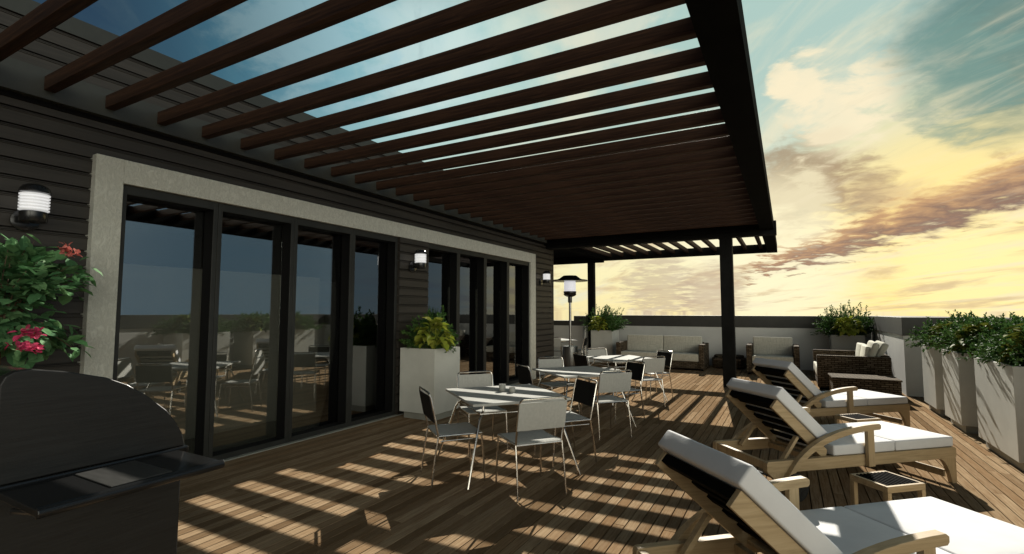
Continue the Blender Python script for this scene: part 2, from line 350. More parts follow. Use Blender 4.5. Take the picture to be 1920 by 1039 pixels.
# ------------------------------------------------------------------ house
H = empty('house', 'dark timber clad penthouse with stone framed glass doors along the terrace', 'building', (-5.4, 2, 0))
HI = Matrix.Translation((5.4, -2, 0))
def hb(): return MB(HI)
def siding(mb, xf, y0, y1, z0, z1, ph=.055, pitch=.1389, ends=True):
    poly = [(xf-.15, z0), (xf, z0)]; k = math.floor((z0-ph)/pitch)
    while True:
        b = ph+k*pitch
        for dxx, dzz in ((0., .012), (.002, .100), (.010, .104), (.010, .110), (-.020, .1105), (-.020, .116), (.006, .1165), (.006, .122), (-.05, .1225), (-.05, .1385), (0., .1388)):
            z = b+dzz
            if z0+.001 < z < z1-.001: poly.append((xf+dxx, z))
        k += 1
        if ph+k*pitch > z1: break
    poly += [(xf, z1), (xf-.15, z1)]
    # quad strips
    n = len(poly); vv = [(p[0], y0, p[1]) for p in poly]+[(p[0], y1, p[1]) for p in poly]
    mb.add(vv, [(i, i+1, n+i+1, n+i) for i in range(n-1)]+[(n-1, 0, n, 2*n-1)])
    mb.add(vv, [tuple(range(n))]); mb.add(vv, [tuple(range(n, 2*n))])
YE = 12.08
s_ = hb(); siding(s_, -5.40, -5, 2.03, 0, 3.31); siding(s_, -5.40, 2.03, 10.84, 2.98, 3.31); siding(s_, -5.40, 10.84, YE-.02, 0, 3.31)
s_.build('siding', 'siding', H)
s_ = hb(); siding(s_, -5.315, 5.99, 6.71, .0, 2.775); s_.build('siding', 'siding', H)
s_ = hb(); siding(s_, -5.49, -5, YE-.02, 3.60, 4.05, ph=.03); s_.build('upper_siding', 'siding', H)
s_ = hb(); s_.box(-12.2, -5.41, YE-.14, YE, 0, 4.05).box(-5.55, -5.395, YE-.02, YE+.004, 0, 4.04); s_.build('end_wall', 'siding', H)
hb().box(-12.2, -5.465, -5, YE+.03, 4.05, 4.205).build('parapet_cap', 'trim', H)
hb().box(-12.2, -5.55, -5, YE-.15, 3.32, 3.50).build('flat_roof', 'interior_dark', H)
hb().box(-5.54, -5.31, -5, YE, 3.352, 3.60).build('ledger_band', 'trim', H)
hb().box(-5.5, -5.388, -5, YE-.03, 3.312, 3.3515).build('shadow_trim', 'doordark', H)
# stone surround
f = hb(); f.box(-5.52, -5.32, 2.02, 2.235, 0, 2.999).box(-5.52, -5.32, 2.235, 10.60, 2.778, 2.999).box(-5.52, -5.32, 10.60, 10.86, 0, 2.999)
f.build('stone_surround', 'stucco', H, bevel=.004)
hb().box(-5.56, -5.305, 2.236, 10.599, -.02, .012).build('door_sill', 'plinth', H)
# sliding doors
def door(y0, y1):
    a = hb(); z0, z1 = .013, 2.776
    a.box(-5.53, -5.36, y0, y0+.045, z0, z1).box(-5.53, -5.36, y1-.045, y1, z0, z1).box(-5.53, -5.36, y0+.045, y1-.045, z1-.085, z1).box(-5.53, -5.36, y0+.045, y1-.045, z0, z0+.055)
    o = a.build('door_leaf', 'door', H, bevel=.003)
    r = hb(); r.box(-5.525, -5.372, y0+.0455, y0+.048, z0+.06, z1-.09).box(-5.525, -5.372, y1-.048, y1-.0455, z0+.06, z1-.09).box(-5.525, -5.372, y0+.05, y1-.05, z1-.088, z1-.0855).box(-5.525, -5.372, y0+.05, y1-.05, z0+.0555, z0+.058)
    r.build('gasket', 'doordark', o); hb().box(-5.548, -5.540, y0+.03, y1-.03, z0+.03, z1-.03).build('pane', 'glass', o)
for y0, y1 in [(2.24, 3.138), (3.142, 4.098), (4.102, 5.054), (5.058, 5.985), (6.715, 7.66), (7.664, 8.61), (8.614, 9.56), (9.564, 10.595)]: door(y0, y1)
# room behind the glass
hb().box(-6.75, -6.6, -4.6, 5.55, .005, 2.145).build('room_partition', 'interior', H, bevel=.01)
for a_, b_ in ((6.0, 6.5), (6.95, 7.25), (7.9, 9.2), (9.9, 11.6)): hb().box(-6.75, -6.6, a_, b_, .005, 2.145).build('room_partition', 'interior', H, bevel=.01)
hb().box(-9.6, -9.45, -4.8, YE-.15, 0, 2.3).build('room_wall', 'interior', H)
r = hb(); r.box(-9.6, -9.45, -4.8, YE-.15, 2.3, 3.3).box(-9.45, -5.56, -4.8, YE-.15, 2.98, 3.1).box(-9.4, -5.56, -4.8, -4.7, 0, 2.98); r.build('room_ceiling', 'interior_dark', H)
hb().box(-9.4, -5.565, -4.8, YE-.15, -.03, .004).build('room_floor', 'plinth', H)
# ------------------------------------------------------------------ pergola
PG = empty('pergola', 'black steel pergola with rows of dark reddish timber rafters over the terrace', 'pergola', (-3, 11.6, 0))
PI_ = Matrix.Translation((3, -11.6, 0))
def pb(): return MB(PI_)
ZR0, ZR1 = 3.421, 3.537
k = -9
proto = None
while True:
    y = 1.632+.4225*k
    if y > 11.45: break
    if k == -9: proto = MB().box(0, 4.87, 0, .077, 0, ZR1-ZR0).build('rafter', 'rafter', PG, bevel=.003, loc=(-5.309+3, y-11.6, ZR0)); o = proto
    else: o = proto.copy(); COL.objects.link(o); o.location = (-5.309+3, y-11.6, ZR0)
    k += 1
YF = 16.05
M['rafter_y'] = M['rafter'].copy(); M['rafter_y'].name = 'stained rafter timber lengthways'
for n in M['rafter_y'].node_tree.nodes:
    if n.type == 'MAPPING': n.inputs[3].default_value = (30, 1.2, 30)
k = 0; p2 = None
for k in range(-4, 12):
    xx = -.60-.4225*k*.968
    if xx > -.5: continue
    if p2 is None: p2 = MB().box(0, .077, 0, YF-13.31, 0, ZR1-ZR0).build('rafter', 'rafter_y', PG, bevel=.003); o = p2
    else: o = p2.copy(); COL.objects.link(o)
    o.location = (xx+3-.04, 13.305-11.6, ZR0)
pb().box(-.438, -.187, -2.4, YF+.2, 3.315, 3.56).build('edge_beam', 'black', PG)
pb().box(-5.46, -.44, 11.50, 11.60, 3.30, 3.56).build('trimmer', 'black', PG)
pb().box(-6.6, -.137, 11.605, 11.86, 3.215, 3.50).build('cross_beam', 'post', PG, bevel=.004)
pb().box(-9.5, -5.47, 11.87, 15.74, 3.45, 3.55).build('flat_panel', 'black', PG)
pb().box(-5.46, -.44, 11.87, 13.30, 3.45, 3.558).build('flat_panel', 'black', PG)
pb().box(-5.20, -.44, YF, YF+.2, 3.32, 3.56).build('far_beam', 'post', PG)
pb().box(-5.46, -5.21, 11.87, YF+.2, 3.32, 3.56).build('side_beam', 'black', PG)
pb().box(-9.5, -5.28, 15.75, 15.95, 3.235, 3.50).build('cross_beam', 'black', PG)
pb().box(-1.245, -.995, 11.61, 11.86, 0, 3.214).build('post', 'post', PG, bevel=.004)
pb().box(-5.80, -5.585, 15.76, 15.94, 0, 3.234).build('post', 'post', PG, bevel=.004)
pb().box(-1.245, -.995, -2.35, -2.1, 0, 3.3).build('post', 'post', PG, bevel=.004)
# ------------------------------------------------------------------ parapets
def wall(name, label, boxes, capx, group='parapet walls round the terrace'):
    t = empty(name, label, 'wall', (boxes[0][0], boxes[0][2], 0)); T = Matrix.Translation((-boxes[0][0], -boxes[0][2], 0))
    a = MB(T)
    for b in boxes: a.box(*b)
    a.build('render', 'white', t); c = MB(T)
    for b in capx: c.box(*b)
    c.build('coping', 'cap', t, bevel=.004)
wall('parapet_wall', 'low white terrace wall with charcoal coping behind the wicker sofa', [(-6.0, 1.93, 16.12, 16.4, 0, 1.15)], [(-6.0, 1.915, 16.10, 16.42, 1.151, 1.49)])
wall('parapet_wall', 'sunlit white parapet wall with charcoal coping behind the wicker loveseat', [(1.95, 3.2, 12.1, 16.4, 0, 1.15)], [(1.93, 3.2, 12.08, 16.42, 1.151, 1.50)])
wall('parapet_wall', 'long white parapet wall behind the three big planters, charcoal top', [(3.0, 3.3, 5.6, 12.09, 0, 1.17)], [(2.98, 3.32, 5.58, 12.07, 1.171, 1.51)])
t = empty('added_balustrade', 'unseen clear glass balustrade added to let light in, on a low white kerb, right of the near lounger', 'railing', (3.15, 0, 0)); MB().box(-.12, .12, -4.9, 5.575, 0, .15).build('kerb', 'white', t)  # unseen stretch, added in glass so the low fill light reaches the loungers
for i in range(7): MB().box(-.008, .008, -4.85+i*1.49, -3.42+i*1.49, .151, 1.05).build('added_glass_panel', 'clearglass', t)
MB().box(-.03, .03, -4.9, 5.575, 1.051, 1.09).build('handrail', 'steel', t)
wall('parapet_wall', 'stepped white parapet wall behind the patio heater, left of black post', [(-12, -6.05, 15.97, 16.4, 0, 1.13)], [(-12, -6.38, 15.95, 16.42, 1.131, 1.30), (-6.379, -6.03, 15.95, 16.42, 1.131, 1.46)])
# ------------------------------------------------------------------ wall lanterns
def lantern(y, xw, zc, label, src=None):
    if src: o = copy_tree(src); return place(o, (xw, y, zc), 0, label)
    t = empty('wall_lantern', label, 'lamp', (xw, y, zc), 0, 'wall lanterns on the house')
    c = (.17, 0, 0)
    MB().lathe([(.0, .152), (.02, .151), (.05, .144), (.075, .130), (.090, .110), (.098, .088), (.098, .077), (.085, .0755)][::-1], c).build('dome', 'grillgloss', t, smooth=True)
    p = []
    for i in range(6): z = -.072+i*.0243; p += [(.078, z), (.094, z+.006), (.094, z+.015), (.078, z+.0215)]
    MB().lathe(p, c).build('louvred_glass', 'lampglass', t, smooth=True)
    MB().lathe([(.065, -.160), (.082, -.157), (.086, -.148), (.086, -.078), (.08, -.0735)], c).build('base', 'grillgloss', t, smooth=True)
    MB().lathe([(.09, 0), (.09, .015), (.07, .022)], (0, 0, 0)).build('wall_plate', 'grillgloss', t, smooth=True)
    pl = t.children[-1]; pl.rotation_euler = (0, R(90), 0); pl.location = (.001, 0, -.13)
    MB().tube([(.01, 0, -.13), (.10, 0, -.13)], .016, 10).build('arm', 'grillgloss', t, smooth=True)
    return t
L1 = lantern(1.597, -5.395, 2.463, 'black domed wall lantern above the flowering plant, left of stone surround')
lantern(6.28, -5.31, 2.452, 'black domed wall lantern on the cladding pier between the two door groups', L1)
lantern(11.28, -5.395, 2.47, 'black domed wall lantern near the house corner, beside the patio heater', L1)
# ------------------------------------------------------------------ plants
def leafmesh(n, gen, seed, name, m, parent=None, loc=(0, 0, 0)):
    rr = random.Random(seed); vv = []; ff = []
    gen(rr, vv, ff); me = bpy.data.meshes.new(name); me.from_pydata(vv, [], ff); me.update(); me.materials.append(M[m])
    o = bpy.data.objects.new(name, me); COL.objects.link(o); o.location = loc
    if parent: o.parent = parent
    return o
def leaf(vv, ff, p, d_, n_, L, W, fold=.25, tip=1.):
    d_ = d_.normalized(); sd = d_.cross(n_)
    if sd.length < 1e-3: sd = d_.cross(Vector((1, 0, .3)))
    sd.normalize(); up = sd.cross(d_); o = len(vv)
    pts = [p, p+d_*L*.3+sd*W*.5+up*fold*W*.5, p+d_*L*.72+sd*W*.38+up*fold*W*.3, p+d_*L-up*L*.08, p+d_*L*.72-sd*W*.38+up*fold*W*.3, p+d_*L*.3-sd*W*.5+up*fold*W*.5, p+d_*L*.45]
    vv += [tuple(q) for q in pts]; ff += [(o, o+1, o+2, o+6), (o+6, o+2, o+3), (o+6, o+3, o+4), (o, o+6, o+4, o+5)]
def shrub(seed, wx, wy, h, n=120, label=None, loc=(0, 0, 0), droop=.25):
    """fine leaved shrub: twigs fan out from the base, small leaves along each"""
    t = empty('shrub', label, 'plant', loc, 0, 'leafy shrubs in the planters')
    tw = []
    def gen(rr, vv, ff):
        for i in range(n):
            a = rr.random()*2*math.pi; u = rr.random()**.8; el_ = (1-u)*R(88)+R(2)+rr.uniform(-.1, .1)
            base = Vector((rr.uniform(-.5, .5)*wx*.55, rr.uniform(-.5, .5)*wy*.55, rr.uniform(-.02, .05)))
            dirv = Vector((math.cos(a)*math.cos(el_), math.sin(a)*math.cos(el_), math.sin(el_)))
            end = Vector((dirv.x*wx*.62, dirv.y*wy*.62, dirv.z*h))*rr.uniform(.60, 1.08)+Vector((base.x*.4, base.y*.4, 0))
            if i % 9 == 0: end.z *= 1.18
            pts = []
            for s in range(9):
                q = s/8; pts.append(base.lerp(end, q)+Vector((0, 0, droop*h*(q-q*q)*1.2))+Vector((rr.gauss(0, .008), rr.gauss(0, .008), rr.gauss(0, .006))))
            tw.append(pts)
            for s in range(1, 9):
                for kk in range(9):
                    b0 = pts[s-1].lerp(pts[s], rr.random())
                    dd = (pts[s]-pts[s-1]).normalized()+Vector((rr.gauss(0, .75), rr.gauss(0, .75), rr.gauss(0, .6)+.15))
                    leaf(vv, ff, b0, dd, Vector((rr.gauss(0, .5), rr.gauss(0, .5), 1)), rr.uniform(.034, .056), rr.uniform(.015, .024))
    leafmesh(0, gen, seed, 'foliage', 'shrub', t)
    b = MB()
    for pts in tw[::2]: b.tube([pts[0], pts[3], pts[6], pts[8]], [.004, .003, .002, .001], 4)
    b.build('twigs', 'stem', t)
    return t
def hosta(seed, rad, h, label=None, loc=(0, 0, 0), n=46, m='hosta'):
    t = empty('hosta', label, 'plant', loc, 0, 'broad leaved plants in the planters'); stems = MB()
    def gen(rr, vv, ff):
        for i in range(n):
            a = rr.random()*2*math.pi; u = (i+.5)/n; el_ = R(80)*(1-u**.8)+R(2)
            dh = Vector((math.cos(a), math.sin(a), 0)); r_ = rad*math.cos(el_)*rr.uniform(.7, 1.0); z_ = h*(math.sin(el_)*.75+.18)*rr.uniform(.85, 1.1)
            p = dh*r_*.72+Vector((0, 0, z_)); tl = R(35)-el_*.9
            dd = dh*math.cos(tl)+Vector((rr.gauss(0, .15), rr.gauss(0, .15), -math.sin(tl)*.9+.1)); nn = Vector((dh.x*.4+rr.gauss(0, .2), dh.y*.4+rr.gauss(0, .2), 1))
            L = rr.uniform(.11, .16); Wd = L*rr.uniform(.82, 1.0)
            stems.tube([(0, 0, -.02), tuple(p*.5+Vector((0, 0, .05))), tuple(p)], [.004, .003, .002], 4)
            d_ = dd.normalized(); sd = d_.cross(nn).normalized(); up = sd.cross(d_); o = len(vv); S = 7
            for s in range(S):
                q = s/(S-1); wv = Wd*.5*math.sin(math.pi*min(1, q*.92+.08)**.75)**.8*(1-q**4) if q < 1 else 0
                c = p+d_*L*q-up*L*.30*q*q
                vv.append(tuple(c+sd*wv+up*wv*.35)); vv.append(tuple(c-up*.004)); vv.append(tuple(c-sd*wv+up*wv*.35))
            for s in range(S-1):
                k_ = o+s*3; ff.append((k_, k_+1, k_+4, k_+3)); ff.append((k_+1, k_+2, k_+5, k_+4))
    f_ = leafmesh(0, gen, seed, 'foliage', m, t); f_.data.polygons.foreach_set('use_smooth', [True]*len(f_.data.polygons))
    stems.build('stems', m, t)
    return t
def planter(x0, x1, y0, y1, zb, zt, label, group='tall pale square planters'):
    cx_, cy_ = (x0+x1)/2, (y0+y1)/2; t = empty('planter', label, 'planter', (cx_, cy_, 0), 0, group); a, b = (x1-x0)/2, (y1-y0)/2
    m_ = MB(); th = .035
    m_.add([(-a, -b, zb), (a, -b, zb), (a, b, zb), (-a, b, zb), (-a, -b, zt), (a, -b, zt), (a, b, zt), (-a, b, zt),
            (-a+th, -b+th, zt), (a-th, -b+th, zt), (a-th, b-th, zt), (-a+th, b-th, zt), (-a+th, -b+th, zt-.12), (a-th, -b+th, zt-.12), (a-th, b-th, zt-.12), (-a+th, b-th, zt-.12)],
           [(0, 3, 2, 1), (0, 1, 5, 4), (1, 2, 6, 5), (2, 3, 7, 6), (3, 0, 4, 7), (4, 5, 9, 8), (5, 6, 10, 9), (6, 7, 11, 10), (7, 4, 8, 11), (8, 9, 13, 12), (9, 10, 14, 13), (10, 11, 15, 14), (11, 8, 12, 15), (12, 13, 14, 15)])
    m_.build('box', 'planter', t, bevel=.004)
    MB().box(-a+.05, a-.05, -b+.05, b-.05, 0, zb).build('plinth', 'plinth', t)
    MB().box(-a+.036, a-.036, -b+.036, b-.036, zt-.119, zt-.05).build('soil', 'soil', t)
    return t
pl = [(-5.19, -4.53, 5.89, 6.53, .10, 1.05, 'tall pale planter against the house between the door groups'),
      (-5.48, -4.78, 15.15, 15.85, .08, 1.02, 'pale planter at the far end, right beside the black post near the sofa'),
      (.98, 1.70, 15.35, 16.0, .08, 1.01, 'pale planter in the far right corner behind the wicker loveseat'),
      (1.98, 2.85, 10.03, 10.83, .10, 1.055, 'pale planter farthest of the three in line along the right parapet'),
      (1.98, 2.85, 8.76, 9.56, .10, 1.055, 'pale planter in the middle of the three along the right parapet'),
      (1.98, 2.85, 6.90, 8.10, .10, 1.055, 'large pale planter nearest the camera at the right edge, foliage shadows on its side')]
for q in pl: planter(*q)
where = ['by the glass doors', 'at the far end by the sofa', 'in the far right corner', 'in the farthest of the three right planters', 'in the middle right planter', 'in the nearest right planter']
sp = [(-4.87, 6.22, 1.0, .80, .74, .56, 190), (-5.13, 15.5, .97, 1.25, 1.0, .80, 220), (1.34, 15.68, .96, 1.35, .9, .80, 220), (2.45, 10.43, 1.0, 1.15, 1.45, .54, 330), (2.45, 9.16, 1.0, 1.15, 1.45, .54, 330), (2.48, 7.5, 1.0, 1.15, 1.8, .52, 430)]
for i, (x, y, z, wx, wy, h, n) in enumerate(sp): shrub(20+i, wx, wy, h, n, 'bushy dark green fine leaved shrub '+where[i], (x, y, z))
hp = [(-4.64, 6.00, 1.04, .33, .42), (-5.22, 15.12, 1.0, .36, .42), (1.36, 15.25, 1.0, .42, .46), (2.24, 10.15, 1.02, .33, .40), (2.24, 8.9, 1.02, .33, .40), (2.28, 7.15, 1.02, .38, .46)]
for i, (x, y, z, r_, h) in enumerate(hp): hosta(50+i, r_, h, ('yellow green' if i < 3 else 'shade-tinted yellow green')+' broad leaved plant '+where[i], (x, y, z), 85, 'hosta' if i < 3 else 'shadetinted')
# flowering climber behind the grill
BX, BY = -4.92, 1.36
t = empty('flowering_shrub', 'broad leaved green bush with coral and magenta flowers behind the black grill', 'plant', (BX, BY, 0))
rr = random.Random(9); br = MB(); ends = []
for i in range(120):
    a = rr.random()*2*math.pi; e_ = rr.uniform(-.55, 1.35); rad = rr.uniform(.6, 1.)
    c = Vector((0, 0, 1.45)); en = Vector((math.cos(a)*math.cos(e_)*.40*rad, math.sin(a)*math.cos(e_)*.50*rad, 1.72+math.sin(e_)*.42*rad-(.26 if e_ < 0 else 0)))
    mid = c.lerp(en, .5)+Vector((rr.gauss(0, .03), rr.gauss(0, .03), .08)); br.tube([tuple(c*.98), tuple(mid), tuple(en)], [.007, .004, .002], 5); ends.append((c, mid, en))
br.tube([(0, 0, .3), (.02, .02, .8), (0, 0, 1.47)], [.022, .018, .012], 8)
br.build('branches', 'stem', t)
def genb(rr, vv, ff):
    for c, mid, en in ends:
        for k_ in range(17):
            q = rr.random()**.6; p = (c.lerp(mid, q*2) if q < .5 else mid.lerp(en, q*2-1))+Vector((rr.gauss(0, .035), rr.gauss(0, .035), rr.gauss(0, .035)))
            out = Vector((p.x, p.y, (p.z-1.6)*.6)).normalized(); dd = out*.9+Vector((rr.gauss(0, .5), rr.gauss(0, .5), rr.gauss(0, .35)-.25))
            leaf(vv, ff, p, dd, out*.5+Vector((rr.gauss(0, .35), rr.gauss(0, .35), 1.)), rr.uniform(.07, .125), rr.uniform(.055, .09), .15)
leafmesh(0, genb, 3, 'foliage', 'vine', t)
def flower(p, m, seed, n=16, r=.045):
    def gf(rr, vv, ff):
        for k_ in range(n):
            a = rr.random()*6.28; dd = Vector((rr.gauss(.6, .5), rr.gauss(0, .8), rr.gauss(.2, .6))); leaf(vv, ff, Vector(p)+Vector((rr.gauss(0, .012), rr.gauss(0, .02), rr.gauss(0, .014))), dd, Vector((rr.gauss(.4, .6), rr.gauss(0, .6), 1)), r*rr.uniform(.8, 1.2), r*.75, .3)
    leafmesh(0, gf, seed, 'flower', m, t)
for i, (p, m_) in enumerate([((.10, .30, 2.08), 'coral'), ((.12, .345, 2.04), 'coral'), ((.47, -.02, 1.45), 'magenta'), ((.47, .055, 1.45), 'magenta'), ((.48, -.035, 1.37), 'magenta'), ((.48, .03, 1.35), 'magenta')]): flower(p, m_, 70+i)
pt = empty('plant_pot', 'dark clay pot standing behind the grill under the flowering bush', 'pot', (BX, BY, 0))
MB().lathe([(.16, 0), (.20, .02), (.26, .42), (.28, .44), (.28, .48), (.24, .48), (.23, .44)], seg=28).build('pot_body', 'terracotta', pt, smooth=True)
MB().lathe([(.232, .425), (.232, .436)], seg=28).build('soil', 'soil', pt)
# ------------------------------------------------------------------ dining tables and chairs
def make_chair():
    t = empty('dining_chair', 'x', 'chair', group='chrome framed sling chairs round the dining tables'); wd = .225; r_ = .0095
    for s in (-1, 1):
        MB().tube([(.27, s*.232, 0), (.245, s*.228, .24), (.21, s*wd, .45)], r_).build('leg', 'chrome', t, smooth=True)
        MB().tube([(-.24, s*.232, 0), (-.225, s*.228, .24), (-.205, s*wd, .45)], r_).build('leg', 'chrome', t, smooth=True)
    b = MB(); b.tube([(.21, -wd, .45), (.225, -wd, .52), (.285, -wd, .80), (.300, -wd+.008, .835), (.303, -wd+.03, .85), (.303, wd-.03, .85), (.300, wd-.008, .835), (.285, wd, .80), (.225, wd, .52), (.21, wd, .45)], r_)
    b.build('back_frame', 'chrome', t, smooth=True)
    b = MB(); b.tube([(-.205, -wd, .45), (.21, -wd, .45)], r_).tube([(-.205, wd, .45), (.21, wd, .45)], r_).tube([(-.205, -wd, .442), (-.205, wd, .442)], r_).tube([(.21, -wd, .442), (.21, wd, .442)], r_).tube([(-.18, -wd, .405), (.19, -wd, .405)], .006).tube([(-.18, wd, .405), (.19, wd, .405)], .006)
    b.build('seat_frame', 'chrome', t, smooth=True)
    n = 12; a = MB(); pts = []
    for i in range(n+1): x_ = -.215+.43*i/n; pts.append((x_, .458-.010*math.sin(math.pi*i/n)+(.006 if 0 < i < n else -.004)))
    poly = pts+[(x_, z_-.012) for x_, z_ in reversed(pts)]
    a.prism(poly, -wd+.002, wd-.002, 'y'); a.build('seat', 'sling', t)
    poly = [(.244, .575), (.258, .64), (.279, .74), (.296, .822), (.308, .820), (.292, .74), (.271, .64), (.256, .575)]
    a = MB(); a.prism(poly, -wd-.006, wd+.006, 'y'); a.build('backrest', 'sling', t, bevel=.003)
    return t
def make_table():
    t = empty('dining_table', 'x', 'table', group='square dining tables in a row'); h = .515
    MB().box(-h, h, -h, h, .716, .74).build('tabletop', 'tabletop', t, bevel=.003)
    b = MB(); q = .37; b.box(-q, q, -q, -q+.03, .685, .7155).box(-q, q, q-.03, q, .685, .7155).box(-q, -q+.03, -q+.03, q-.03, .685, .7155).box(q-.03, q, -q+.03, q-.03, .685, .7155)
    b.tube([(-.40, -.40, .62), (.40, -.40, .62), (.40, .40, .62), (-.40, .40, .62)], .008, closed=True)
    b.build('under_frame', 'chrome', t)
    for sx in (-1, 1):
        for sy in (-1, 1):
            MB().tube([(sx*.36, sy*.36, .70), (sx*.365, sy*.365, .64), (sx*.40, sy*.40, .60), (sx*.42, sy*.42, .56), (sx*.575, sy*.575, 0)], .012).build('leg', 'chrome', t, smooth=True)
    return t
A0 = R(50.6)
tabs = [((-2.65, 4.66), 'nearest square dining table with two small pots on it'), ((-2.70, 6.93), 'square dining table second from the camera'), ((-2.75, 9.24), 'square dining table farthest along the row, nearest the sofa'), ((-6.35, 14.3), 'pale dining table beyond the house corner, mostly hidden')]
ct = make_table(); cc = make_chair()
shade_back = [c for c in cc.children if c.name.startswith('backrest')][0].data.copy(); shade_back.name = 'shade_backrest'; shade_back.materials[0] = M['shadesling']; first = [True, True]  # same backrest with the shade put into its colour
names = ['nearest', 'second', 'third']
def offp(c, along, out):  # along = direction (cos A0, sin A0); out = direction (sin A0, -cos A0)
    ca, sa = math.cos(A0), math.sin(A0); return (c[0]+along*ca+out*sa, c[1]+along*sa-out*ca, 0)
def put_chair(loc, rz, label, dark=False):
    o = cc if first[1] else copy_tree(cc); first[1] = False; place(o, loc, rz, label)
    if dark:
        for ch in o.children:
            if ch.name.startswith('backrest'): ch.data = shade_back
def put_table(loc, rz, label):
    o = ct if first[0] else copy_tree(ct); first[0] = False; place(o, loc, rz, label)
for i, (c, lb) in enumerate(tabs):
    put_table((c[0], c[1], 0), A0, lb)
    if i < 3:
        j = [(-.04, .73), (-.02, .72), (-.04, .72)][i]
        put_chair(offp(c, j[0], j[1]), A0-R(90)+R([1, -2, 1][i]), 'grey sling chair with its back to the camera, front right side of the %s table' % names[i])
        put_chair(offp(c, -.02+.05*i, -.70), A0+R(90), 'grey chair on the house side, behind the %s table' % names[i])
        put_chair(offp(c, -.60, .18 if i == 0 else .02), A0+R(180), 'chair seen from behind with its back painted black as shade, left of the %s table' % names[i], True)
        put_chair(offp(c, .66, .06), A0, 'chair with its back painted black as shade at the far right side of the %s table' % names[i], True)
put_chair((-6.12, 13.75, 0), R(-75), 'grey chair back just beyond the house corner')
put_chair((-5.62, 14.25, 0), R(10), 'chair with its back painted black as shade right behind the patio heater', True)
for (x, y, r_, h, lb) in [(-2.737, 4.754, .036, .075, 'taller small grey pot on the nearest dining table'), (-2.601, 4.729, .034, .055, 'shorter small grey pot on the nearest dining table')]:
    o = MB().lathe([(r_*.9, 0), (r_, .006), (r_, h-.004), (r_*.93, h), (r_*.8, h), (r_*.78, h-.02)], seg=24).build('condiment_pot', 'ceramic', None, smooth=True, loc=(x, y, .7402)); tag(o, lb, 'pot', 'small pots on the table')
# ------------------------------------------------------------------ sun loungers
def arc(p0, p1, p2, n):
    return [((1-q)**2*p0[0]+2*q*(1-q)*p1[0]+q*q*p2[0], (1-q)**2*p0[1]+2*q*(1-q)*p1[1]+q*q*p2[1]) for q in [i/n for i in range(n+1)]]
def softbox(name, x0, x1, y0, y1, z0, z1, parent, r=.014, T=None):
    a = MB(T); n = 8; vv = []; ff = []
    for iz, z in enumerate((z0, z1)):
        for i in range(n+1):
            for j in range(n+1):
                u, v = i/n, j/n; crown = math.sin(math.pi*u)**.5*math.sin(math.pi*v)**.5*.007*(1 if iz else 0)
                vv.append((x0+(x1-x0)*u, y0+(y1-y0)*v, z+crown))
    m_ = (n+1)**2; I = lambda i, j, k: k*m_+i*(n+1)+j
    for i in range(n):
        for j in range(n): ff.append((I(i, j, 1), I(i+1, j, 1), I(i+1, j+1, 1), I(i, j+1, 1))); ff.append((I(i, j, 0), I(i, j+1, 0), I(i+1, j+1, 0), I(i+1, j, 0)))
    for i in range(n): ff.append((I(i, 0, 0), I(i+1, 0, 0), I(i+1, 0, 1), I(i, 0, 1))); ff.append((I(i+1, n, 0), I(i, n, 0), I(i, n, 1), I(i+1, n, 1)))
    for j in range(n): ff.append((I(0, j+1, 0), I(0, j, 0), I(0, j, 1), I(0, j+1, 1))); ff.append((I(n, j, 0), I(n, j+1, 0), I(n, j+1, 1), I(n, j, 1)))
    a.add(vv, ff); o = a.build(name, 'cushion' if T is None or True else '', parent, bevel=r, seg=4); o.data.polygons.foreach_set('use_smooth', [True]*len(o.data.polygons)); o.modifiers['bevel'].harden_normals = False; return o
